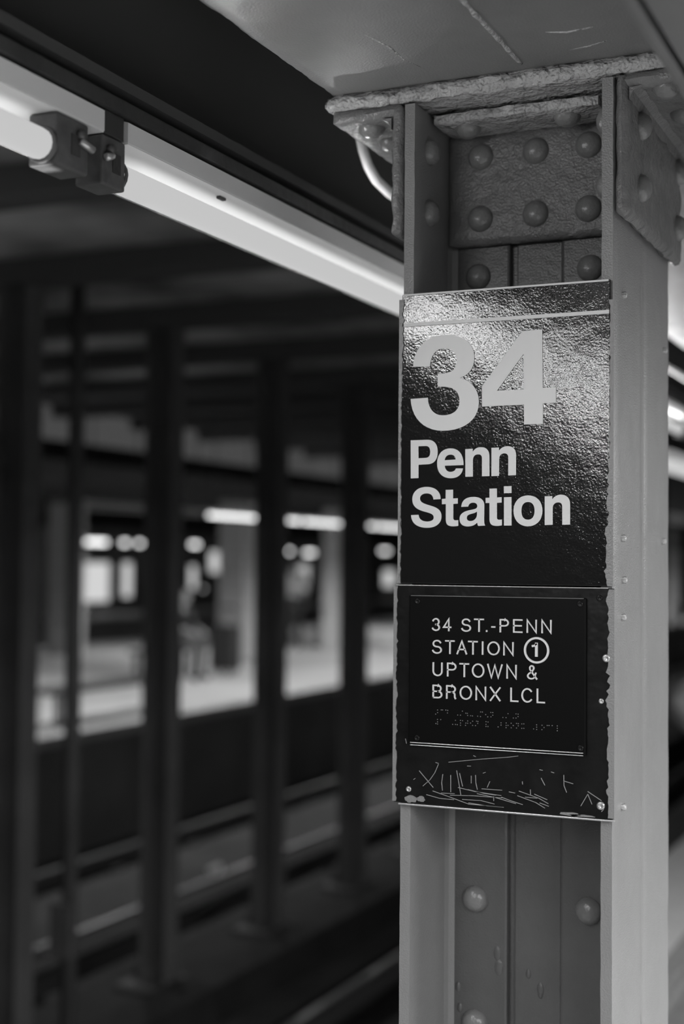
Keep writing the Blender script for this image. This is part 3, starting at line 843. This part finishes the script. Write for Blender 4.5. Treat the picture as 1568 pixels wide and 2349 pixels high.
for sc_ in SCRATCHES:
    P = [Vector((x / 1000, -0.0068, z / 1000)) for x, z in sc_]
    for a, b in zip(P, P[1:]):
        dd = (b - a).normalized()
        nn = Vector((-dd.z, 0, dd.x)) * 0.00035
        f = [bm.verts.new(a + nn), bm.verts.new(b + nn * 0.8), bm.verts.new(b - nn * 0.8), bm.verts.new(a - nn)]
        h = [bm.verts.new(v.co + Vector((0, 0.0018, 0))) for v in f]
        bm.faces.new(f)
        for k in range(4):
            bm.faces.new((f[k], f[(k + 1) % 4], h[(k + 1) % 4], h[k]))
sc_o = finish(bm, 'scratches', 'scratch', s2)
sc_o['kind'] = 'stuff'
sc_o['label'] = 'fine bare-metal scratches'


def ragged(name, x_out, inward, z0, z1, wfun, y, parent, material='paint', step=0.004, seed=0):
    """edge of a paint coat that runs over the border of a sign, its margin torn and uneven"""
    bm = bmesh.new()
    n = int((z1 - z0) / step)
    prev = None
    for i in range(n + 1):
        z = z0 + (z1 - z0) * i / n
        wd = max(0.0006, wfun(z) * (1 + 0.55 * noise.noise(Vector((seed, z * 160, 0))) + 0.4 * noise.noise(Vector((seed + 5, z * 45, 0)))))
        cur = [bm.verts.new((x_out, y, z)), bm.verts.new((x_out + inward * wd, y, z)), bm.verts.new((x_out + inward * wd, y + 0.0035, z)), bm.verts.new((x_out, y + 0.0035, z))]
        if prev:
            for k in range(4):
                bm.faces.new((prev[k], prev[(k + 1) % 4], cur[(k + 1) % 4], cur[k]))
        else:
            bm.faces.new(cur)
        prev = cur
    bm.faces.new(prev)
    return finish(bm, name, material, parent)


ragged('paint_margin', 0.0006, -1, 1.652, 2.03, lambda z: 0.0045 + 0.006 * max(0, (1.86 - z) / 0.21), -0.0062, c, 'paint', seed=1)
ragged('paint_margin', 0.003, -1, 1.350, 1.648, lambda z: 0.0085, -0.0072, c, 'paint', seed=2)
ragged('paint_margin', -0.3035, 1, 1.652, 2.05, lambda z: 0.004 + 0.003 * max(0, (z - 1.9) / .15), -0.0062, c, 'paint', seed=3)
ragged('paint_margin', -0.3085, 1, 1.350, 1.648, lambda z: 0.005, -0.0072, c, 'paint', seed=4)
# spots of grey paint on the lower sign
for i, (x, z, rx, rz) in enumerate(((-0.281, 1.3545, 0.0095, 0.005), (-0.2665, 1.3555, 0.0055, 0.004), (-0.056, 1.3515, 0.014, 0.0022), (-0.04, 1.3505, 0.018, 0.0014))):
    bm = bmesh.new()
    vs = []
    for k in range(22):
        a = 2 * PI * k / 22
        rr = 1 + 0.35 * noise.noise(Vector((math.cos(a) * 2 + i * 7, math.sin(a) * 2, 0)))
        vs.append(bm.verts.new((x + rx * rr * math.cos(a), -0.0066, z + rz * rr * math.sin(a))))
    f = bm.faces.new(vs)
    r = bmesh.ops.extrude_face_region(bm, geom=[f])
    for v in r['geom']:
        if isinstance(v, bmesh.types.BMVert):
            v.co.y += 0.0015
    finish(bm, 'paint_spot', 'paint', s2)


# ----------------------------------------------------------------------------
# fluorescent lamps
# ----------------------------------------------------------------------------
def fixture(xr, y0, y1, zb, label, lit=True, group=None, detail=True, sag=0.0):
    """strip lamp: xr is its side towards the platform, y0..y1 its length, zb the height of its underside"""
    t = thing('fluorescent_lamp', (xr - 0.055, y0, zb), label, 'lamp', group)
    hw = prism('housing', [(xr - 0.11, zb + 0.002), (xr, zb + 0.002), (xr, zb + 0.028), (xr - 0.012, zb + 0.032), (xr - 0.098, zb + 0.032), (xr - 0.11, zb + 0.028)], 'y', y0, y1, 'housing', t)
    box('reflector', xr - 0.1095, xr - 0.0005, y0 + 0.001, y1 - 0.001, zb, zb + 0.002, 'reflector', t)
    a, b = y0 - 0.004, y1 - 0.096
    prof = [(0.0, 0), (0.012, 0.001), (0.0185, 0.008), (0.019, 0.012), (0.019, b - a - 0.012), (0.0185, b - a - 0.008), (0.012, b - a - 0.001), (0, b - a)]
    me = lathe_mesh('tube', prof, ('tube' if lit is True else lit) if lit else 'tube_off', 16)
    place('tube', me, (xr - 0.021, a, zb - 0.040), (0, 1, 0), t)
    if detail:
        for e, s in ((y0, 1), (y1, -1)):
            ya, yb = (e - 0.056, e - 0.004) if s > 0 else (e - 0.098, e - 0.033)
            h = box('lampholder', xr - 0.042, xr - 0.0005, ya, yb, zb - 0.064, zb - 0.001, 'holder', t, 0.003)
            yi = yb if s > 0 else ya
            ring = lathe_mesh('socket_ring', [(0.0195, 0), (0.0225, 0), (0.0225, 0.004), (0.0195, 0.004), (0.0195, 0)], 'holder', 18)
            place('socket_ring', ring, (xr - 0.021, yi, zb - 0.040), (0, s, 0), h)
            tube('screw', [(xr - 0.002, (ya + yb) / 2 - s * 0.012, zb - 0.018), (xr + 0.007, (ya + yb) / 2 - s * 0.012, zb - 0.018)], 0.006, 'holder', h, 10)
            tube('clip', [(xr + 0.003, (ya + yb) / 2 - s * 0.01, zb - 0.026), (xr + 0.006, yb if s < 0 else ya, zb - 0.032)], 0.005, 'steel', h, 8)
            box('slot', xr - 0.001, xr + 0.0006, (ya + yb) / 2 - 0.004, (ya + yb) / 2 + 0.014, zb - 0.045, zb - 0.02, 'dark_steel', h)
        box('latch', xr - 0.023, xr - 0.016, y0 + 0.27, y0 + 0.288, zb - 0.004, zb, 'dark_steel', t, 0.001)
    return t


XR, ZB, STEP, LEN = -0.55, 2.213, 1.273, 1.22
near = {-1: 'nearest lit fluorescent strip lamp, cut by the left picture edge',
        0: 'lit fluorescent strip lamp running from mid picture to the signed column',
        1: 'lit fluorescent strip lamp hidden behind the signed column',
        2: 'lit fluorescent strip lamp following behind the signed column',
        3: 'lit fluorescent lamp seen to the right of the signed column, upper of two'}
for k in range(-4, 8):
    y0 = -0.324 + STEP * k
    t = fixture(XR, y0, y0 + LEN, ZB, near.get(k, 'lit fluorescent strip lamp of the platform edge row, outside the view'), group='platform edge lamps', detail=-2 < k < 5)
    if k <= -2:
        lamp('tube_light', 'AREA', (XR - 0.021, y0 + LEN / 2, ZB - 0.065), P_EDGE, 0.04, 1.1, parent=t)
        lamp('side_light', 'AREA', (XR + 0.004, y0 + LEN / 2, ZB - 0.035), P_EDGE * 0.7, 0.04, 1.1, tilt=math.radians(-98), parent=t)
    elif k == -1:
        lamp('tube_light', 'AREA', (XR - 0.021, y0 + 0.497, ZB - 0.065), P_EDGE * 0.55, 0.04, 0.95, parent=t)
        lamp('side_light', 'AREA', (XR + 0.004, y0 + 0.497, ZB - 0.035), P_EDGE * 0.3, 0.04, 0.95, tilt=math.radians(-98), parent=t)
    elif k < 5:
        lamp('tube_light', 'SPOT', (XR - 0.021, y0 + 0.6, ZB - 0.065), P_EDGE * 0.24, spread=165, parent=t)
    if -1 <= k <= 0:
        for q in (0.2, 0.6, 1.0):
            lamp('side_light', 'SPOT', (XR + 0.012, y0 + q, ZB - 0.03), P_RIM, spread=130, tilt=math.radians(-127), parent=t)
    if -1 <= k <= 4:
        lamp('reflector_fill', 'AREA', (XR - 0.04, y0 + LEN / 2, ZB - 0.072), P_UP * 0.8, 0.05, 1.08, up=True, spread=120, parent=t)
        if k < 2:
            lamp('side_light', 'AREA', (XR - 0.116, y0 + LEN / 2, ZB - 0.01), P_SIDE, 0.03, 1.08, spread=76, tilt=math.radians(113), parent=t)
    if k in (1, 2):
        lamp('side_light', 'AREA', (XR + 0.004, y0 + LEN / 2, ZB - 0.03), P_SIDE * 0.6, 0.03, 1.08, tilt=math.radians(-130), parent=t)
t = fixture(-0.65, 3.3, 4.52, 2.092, 'lit fluorescent lamp seen to the right of the signed column, lower of two', group='platform edge lamps')
lamp('reflector_fill', 'AREA', (-0.69, 3.91, 2.020), P_UP * 0.8, 0.05, 1.08, up=True, spread=120, parent=t)
for y in (3.5, 4.3):
    tube('hanger_rod', [(-0.70, y, 2.12), (-0.70, y, 2.285)], 0.006, 'dark_steel', t, 8)
t = thing('mounting_channel', (-0.6, 0, ZB + 0.032), 'long dark steel channel carrying the platform edge lamps', 'channel')
prism('channel', [(XR - 0.10, ZB + 0.033), (XR + 0.004, ZB + 0.033), (XR + 0.004, ZB + 0.05), (XR - 0.004, ZB + 0.05), (XR - 0.004, ZB + 0.056), (XR - 0.10, ZB + 0.056)], 'y', -8, 12, 'dark_steel', t)
for k in range(-4, 6):
    y = -0.35 + STEP * k
    box('joint_plate', XR - 0.105, XR - 0.003, y - 0.022, y + 0.022, ZB + 0.001, ZB + 0.0325, 'dark_steel', t, 0.002)
    box('spacer', XR - 0.09, XR - 0.03, y - 0.03, y + 0.03, ZB + 0.056, ZB + 0.0718, 'dark_steel', t)
# dark girder above the lamps
tag(prism('edge_girder', [(-0.86, 2.285), (-0.56, 2.285), (-0.56, 2.300), (-0.69, 2.306), (-0.69, 2.93), (-0.58, 2.935), (-0.58, 2.95), (-0.84, 2.95), (-0.84, 2.935), (-0.73, 2.93), (-0.73, 2.306), (-0.86, 2.300)], 'y', -4, 14, 'black_steel'),
    'dark steel girder above the row of platform edge lamps', 'girder')

# twin tube lamps over the middle of the platform, behind and beside the camera
for k in range(6):
    y0 = -5.2 + 1.6 * k
    t = fixture(2.46, y0, y0 + LEN, 2.27, 'lit fluorescent lamp over the middle of the platform, outside the view', group='platform lamps', detail=False)
    lamp('tube_light', 'AREA', (2.405, y0 + LEN / 2, 2.20), P_PLATFORM, 0.12, 1.1, parent=t)
    for y in (y0 + 0.2, y0 + 1.0):
        tube('hanger_rod', [(2.405, y, 2.30), (2.405, y, 2.98)], 0.006, 'dark_steel', t, 6)

# lamps along the far platform
for k in range(-2, 8):
    y0 = 12.70 + 1.27 * k
    lab = {-2: 'unlit far platform lamp close to the thin dark post', -1: 'unlit far platform lamp beside the brightest far lamp',
           0: 'lit far platform lamp between the first two wide dark columns', 1: 'lit far platform lamp partly behind a dark column',
           2: 'lit far platform lamp between the second and third wide dark columns',
           3: 'lit far platform lamp behind the dark column closest to the signed column',
           4: 'lit far platform lamp ending at the edge of the signed column'}.get(k, 'lit far platform lamp hidden behind the signed column')
    t = fixture(-7.825, y0, y0 + 1.24, 2.262, lab, lit='tube_far' if k >= 0 else False, group='far platform lamps', detail=False)
    for y in (y0 + 0.2, y0 + 1.04):
        tube('hanger_rod', [(-7.88, y, 2.29), (-7.88, y, 3.3)], 0.006, 'dark_steel', t, 6)
for y in (8, 11.5, 15, 18.5, 22, 26, 31, 37, 42):
    lamp('far_light', 'SPOT', (-8.4, y, 2.15), P_FAR * 1.9, spread=170)
for y in (13, 21, 31, 41):
    lamp('far_light', 'SPOT', (-13.0, y, 2.3), P_FAR * 2.4, spread=165)
for i, (a, b, z) in enumerate(((33.72, 34.78, 2.24), (35.70, 35.92, 2.24), (36.58, 36.75, 2.24), (39.9, 40.3, 2.25), (43.0, 43.16, 2.22), (47.17, 47.37, 2.10), (48.7, 49.4, 2.06), (50.7, 50.85, 2.22), (56.4, 57.1, 2.21))):
    lab = 'small lit lamp in the farthest row, %s from the picture edge' % ('first second third fourth fifth sixth seventh eighth ninth'.split()[i])
    t = thing('distant_lamp', (-24, a, z), lab, 'lamp', 'lamps of the farthest row')
    place('tube', lathe_mesh('tube', [(0, 0), (0.06, 0.01), (0.06, b - a - 0.01), (0, b - a)], 'tube_distant', 12), (-24, a, z), (0, 1, 0), t)
    box('housing', -24.1, -23.9, a - 0.1, b + 0.1, z + 0.062, z + 0.11, 'housing', t)
    tube('hanger_rod', [(-24, (a + b) / 2, z + 0.1), (-24, (a + b) / 2, 2.75)], 0.01, 'dark_steel', t, 6)

# ----------------------------------------------------------------------------
# the far platforms
# ----------------------------------------------------------------------------
for i, (a, b, z0, z1, m_, lab) in enumerate((
        (36.6, 38.0, 0.35, 1.62, 'panel_lit', 'large backlit poster case on the far wall, beside the pale tiled pier'),
        (38.83, 39.35, 0.47, 1.62, 'panel_lit', 'narrow backlit poster case right of the large one on the far wall'),
        (43.25, 43.65, 0.71, 1.52, 'panel_lit', 'narrow backlit poster case above the seated person'),
        (44.71, 45.39, 1.28, 2.06, 'panel_lit', 'high backlit poster case above and right of the seated person'),
        (44.1, 44.3, 0.62, 0.74, 'panel_lit', 'tiny backlit sign low beside the seated person'),
        (61.5, 62.8, 0.55, 1.32, 'panel_lit', 'backlit poster case at the signed column edge'),
        (35.26, 35.72, 0.4, 2.18, 'panel_dim', 'tall dim backlit poster case, first on the far wall'),
        (52.0, 53.2, 0.5, 1.6, 'panel_dim', 'dim backlit poster case beyond the standing person'))):
    t = thing('poster_case', (-26.0, (a + b) / 2, z0), lab, 'poster case', 'poster cases on the far wall')
    box('frame', -26.1, -26.03, a - 0.05, b + 0.05, z0 - 0.05, z1 + 0.05, 'dark_steel', t, 0.01)
    box('panel', -26.03, -26.01, a, b, z0, z1, m_, t)


def pier(x, y, wx, wy, h, label):
    t = thing('tiled_pier', (x, y, 0), label, 'pier', 'pale tiled piers')
    for k in range(int(h / 0.3)):
        box('tile_course', x - wx / 2, x + wx / 2, y - wy / 2, y + wy / 2, k * 0.3 + 0.004, k * 0.3 + 0.296, 'tile', t, 0.006)
    box('core', x - wx / 2 + 0.01, x + wx / 2 - 0.01, y - wy / 2 + 0.01, y + wy / 2 - 0.01, 0, 2.75, 'wall', t)


pier(-14.7, 19.6, 0.5, 0.45, 2.7, 'pale tiled pier at the picture edge, beyond the thin dark post')
pier(-11.5, 20.3, 0.5, 0.8, 2.7, 'pale tiled pier right of the seated person')
pier(-11.2, 23.6, 0.35, 0.5, 2.7, 'pale tiled pier right of the standing person')
pier(-7.97, 40.3, 0.3, 0.35, 2.1, 'distant pale pier to the right of the signed column')
t = thing('utility_box', (-7.95, 39.5, 0), 'white box at the foot of the distant pier', 'box')
box('body', -8.15, -7.8, 39.3, 39.7, 0.0, 0.5, 'tile', t, 0.02)
box('lid', -8.17, -7.78, 39.28, 39.72, 0.5, 0.54, 'tile', t, 0.01)


def bench(x, y0, y1, h, label):
    t = thing('platform_bench', (x, y0, 0), label, 'bench')
    for k in range(3):
        box('seat_slat', x - 0.2 + k * 0.14, x - 0.08 + k * 0.14, y0, y1, h - 0.05, h, 'wood', t, 0.006)
    for y in (y0 + 0.15, y1 - 0.15):
        box('leg', x - 0.18, x - 0.12, y - 0.03, y + 0.03, 0, h - 0.05, 'wood', t)
        box('leg', x + 0.12, x + 0.18, y - 0.03, y + 0.03, 0, h - 0.05, 'wood', t)
    return t


bench(-8.25, 10.0, 12.4, 0.38, 'long dark slatted bench near the far platform edge')
bench(-10.15, 14.9, 16.4, 0.45, 'dark slatted bench under the seated person')


# ----------------------------------------------------------------------------
# people
# ----------------------------------------------------------------------------
def person(label, loc, rz, J, cloth, legs, hair='hair', scale=1.0):
    """one continuous skinned body; J holds the joint positions that differ from a standing pose"""
    S = dict(pelvis=(0, 0, .95), waist=(0, 0, 1.1), chest=(0, .01, 1.3), neck=(0, 0, 1.47), chin=(0, .02, 1.53), head=(0, .015, 1.62), crown=(0, .0, 1.70), nose=(0, .105, 1.60))
    for s, q in ((-1, 'l'), (1, 'r')):
        S.update({q + 'sho': (s * .17, 0, 1.41), q + 'elb': (s * .24, -.03, 1.13), q + 'wri': (s * .25, .06, .89), q + 'pal': (s * .25, .09, .81),
                  q + 'hip': (s * .09, 0, .90), q + 'kne': (s * .10, .03, .49), q + 'ank': (s * .10, -.03, .09), q + 'toe': (s * .12, .14, .04)})
    S.update(J)
    R = dict(pelvis=.13, waist=.125, chest=.15, neck=.055, chin=.07, head=.092, crown=.075, nose=.016, sho=.068, elb=.045, wri=.03, pal=.032, hip=.09, kne=.06, ank=.045, toe=.04)
    names_ = list(S)
    E = [('pelvis', 'waist'), ('waist', 'chest'), ('chest', 'neck'), ('neck', 'chin'), ('chin', 'head'), ('head', 'crown'), ('head', 'nose')]
    for q in 'lr':
        E += [('chest', q + 'sho'), (q + 'sho', q + 'elb'), (q + 'elb', q + 'wri'), (q + 'wri', q + 'pal'), ('pelvis', q + 'hip'), (q + 'hip', q + 'kne'), (q + 'kne', q + 'ank'), (q + 'ank', q + 'toe')]
    pos = [Vector(S[n]) for n in names_]
    rad = [R.get(n, R.get(n[1:], .05)) for n in names_]
    edges = [(names_.index(a), names_.index(b)) for a, b in E]
    for q in 'lr':                                     # five fingers off each palm
        pa, wr = Vector(S[q + 'pal']), Vector(S[q + 'wri'])
        d = (pa - wr).normalized()
        side = d.cross(Vector((0, 0, 1)) if abs(d.z) < .8 else Vector((1, 0, 0))).normalized()
        bend = d.cross(side)
        for k, (off, ln) in enumerate(((-.032, .05), (-.018, .072), (-.003, .08), (.012, .075), (.026, .058))):
            root = wr + (pa - wr) * .45 if k == 0 else pa
            p1 = root + side * off * (1.6 if k == 0 else 1) + d * ln * .5
            p2 = p1 + d * ln * .45 + bend * .018
            i = len(pos)
            pos += [p1, p2]
            rad += [.0095, .0075]
            edges += [(names_.index(q + 'pal'), i), (i, i + 1)]
    me = bpy.data.meshes.new('person')
    me.from_pydata([p * scale for p in pos], edges, [])
    o = bpy.data.objects.new('person', me)
    COL.objects.link(o)
    sk = o.modifiers.new('skin', 'SKIN')
    for i, sv in enumerate(me.skin_vertices[0].data):
        sv.radius = (rad[i] * scale, rad[i] * scale)
        sv.use_root = (i == 0)
    sub = o.modifiers.new('sub', 'SUBSURF')
    sub.levels = sub.render_levels = 2
    bpy.context.view_layer.update()
    nm = bpy.data.meshes.new_from_object(o.evaluated_get(bpy.context.evaluated_depsgraph_get()))
    o.modifiers.clear()
    o.data = nm
    nm.materials.clear()
    for q in ('skin', cloth, legs, 'cloth_dark'):
        nm.materials.append(M[q])
    kind = {}
    for i, n in enumerate(names_):
        b = n[1:] if n[0] in 'lr' and n[1:] in R else n
        kind[i] = 0 if b in ('neck', 'chin', 'head', 'crown', 'nose', 'wri', 'pal') else 2 if b in ('hip', 'kne', 'pelvis') else 3 if b in ('ank', 'toe') else 1
    for p in nm.polygons:
        p.use_smooth = True
        ctr = p.center / scale
        best = min(edges, key=lambda e: min((ctr - pos[e[0]].lerp(pos[e[1]], t_)).length - rad[e[0]] * (1 - t_) - rad[e[1]] * t_ for t_ in (0, .25, .5, .75, 1)))
        near_ = best[0] if (ctr - pos[best[0]]).length < (ctr - pos[best[1]]).length else best[1]
        p.material_index = kind.get(near_, 0)
    hd, cr = Vector(S['head']) * scale, Vector(S['crown']) * scale
    bm = bmesh.new()
    bmesh.ops.create_uvsphere(bm, u_segments=16, v_segments=10, radius=.108 * scale)
    up = (cr - hd).normalized()
    bmesh.ops.delete(bm, geom=[v for v in bm.verts if v.co.dot(up) < -.05 * scale or (v.co.y > .045 * scale and v.co.dot(up) < .05 * scale)], context='VERTS')
    bmesh.ops.translate(bm, verts=bm.verts, vec=hd.lerp(cr, .35) + Vector((0, -.01, 0)))
    h = finish(bm, 'hair', hair, None, True)
    h.parent = o
    for s in (-1, 1):
        for nm_, rr, px in (('ear', .022, (s * .093, .0, -.01)), ('eye', .011, (s * .034, .083, .012))):
            bm = bmesh.new()
            bmesh.ops.create_uvsphere(bm, u_segments=8, v_segments=6, radius=rr * scale)
            bmesh.ops.translate(bm, verts=bm.verts, vec=hd + Vector(px) * scale)
            e_ = finish(bm, nm_, 'skin' if nm_ == 'ear' else 'hair', None, True)
            e_.parent = o
    o.location = loc
    o.rotation_euler = (0, 0, rz)
    return tag(o, label, 'person')


def seated(h):
    J = dict(pelvis=(0, 0, h + .12), waist=(0, .03, h + .28), chest=(0, .10, h + .46), neck=(0, .15, h + .62), chin=(0, .20, h + .67), head=(0, .21, h + .75), crown=(0, .19, h + .83), nose=(0, .31, h + .72))
    for s, q in ((-1, 'l'), (1, 'r')):
        J.update({q + 'sho': (s * .17, .10, h + .56), q + 'elb': (s * .22, .22, h + .32), q + 'wri': (s * .12, .42, h + .24), q + 'pal': (s * .09, .49, h + .22),
                  q + 'hip': (s * .09, .06, h + .10), q + 'kne': (s * .12, .46, h + .08), q + 'ank': (s * .12, .42, .09), q + 'toe': (s * .13, .58, .04)})
    return J


person('person in dark clothes sitting bent forward on the far platform bench', (-10.15, 15.75, 0), math.radians(-100), seated(.45), 'cloth_dark', 'cloth_mid')
person('person in a pale jacket standing on the far platform between two dark columns', (-11.9, 23.2, 0), math.radians(200),
       dict(relb=(.30, .12, 1.18), rwri=(.14, .30, 1.25), rpal=(.10, .37, 1.28), lelb=(-.27, .05, 1.14), lwri=(-.2, .28, 1.05), lpal=(-.18, .35, 1.04)), 'cloth_pale', 'cloth_dark')
person('person in a grey coat beyond the signed column, only an elbow showing', (-0.10, 2.86, 0), math.radians(205),
       dict(relb=(.40, -.02, 1.24), rwri=(.24, .16, 1.08), rpal=(.17, .20, 1.05)), 'cloth_mid', 'cloth_dark')

t = thing('wheeled_suitcase', (-10.05, 17.1, 0), 'dark upright wheeled suitcase standing right of the seated person', 'suitcase')
box('shell', -10.25, -9.85, 16.95, 17.25, 0.06, 0.72, 'cloth_dark', t, 0.04, 3)
for x in (-10.17, -9.93):
    tube('handle_rod', [(x, 17.2, 0.7), (x, 17.2, 1.0)], 0.012, 'dark_steel', t, 8)
    for y in (17.0, 17.2):
        tube('wheel', [(x - 0.015, y, 0.03), (x + 0.015, y, 0.03)], 0.03, 'cloth_dark', t, 12)
tube('handle_grip', [(-10.18, 17.2, 1.0), (-9.92, 17.2, 1.0)], 0.018, 'dark_steel', t, 8)

for i, (x, y, s, lab) in enumerate(((-12.6, 23.4, 1.0, 'white plastic bag on the far platform floor, first of two'), (-11.75, 23.9, 1.25, 'larger white plastic bag on the far platform floor beside the pier'))):
    t = thing('plastic_bag', (x, y, 0), lab, 'bag', 'white bags on the far platform')
    me = lathe_mesh('bag_body', [(0, 0), (0.12 * s, 0.0), (0.16 * s, 0.05), (0.17 * s, 0.14 * s), (0.12 * s, 0.24 * s), (0.04 * s, 0.30 * s), (0.02 * s, 0.32 * s), (0, 0.32 * s)], 'paper', 14)
    for v in me.vertices:
        v.co += noise.noise_vector(v.co * 14 + Vector((i * 9, 0, 0))) * 0.015
    place('bag_body', me, (x, y, 0.016), (0, 0, 1), t)
    tube('bag_knot', [(x, y, 0.32 * s), (x + 0.03, y, 0.40 * s), (x + 0.06, y, 0.41 * s)], [0.014, 0.02, 0.01], 'paper', t, 8)
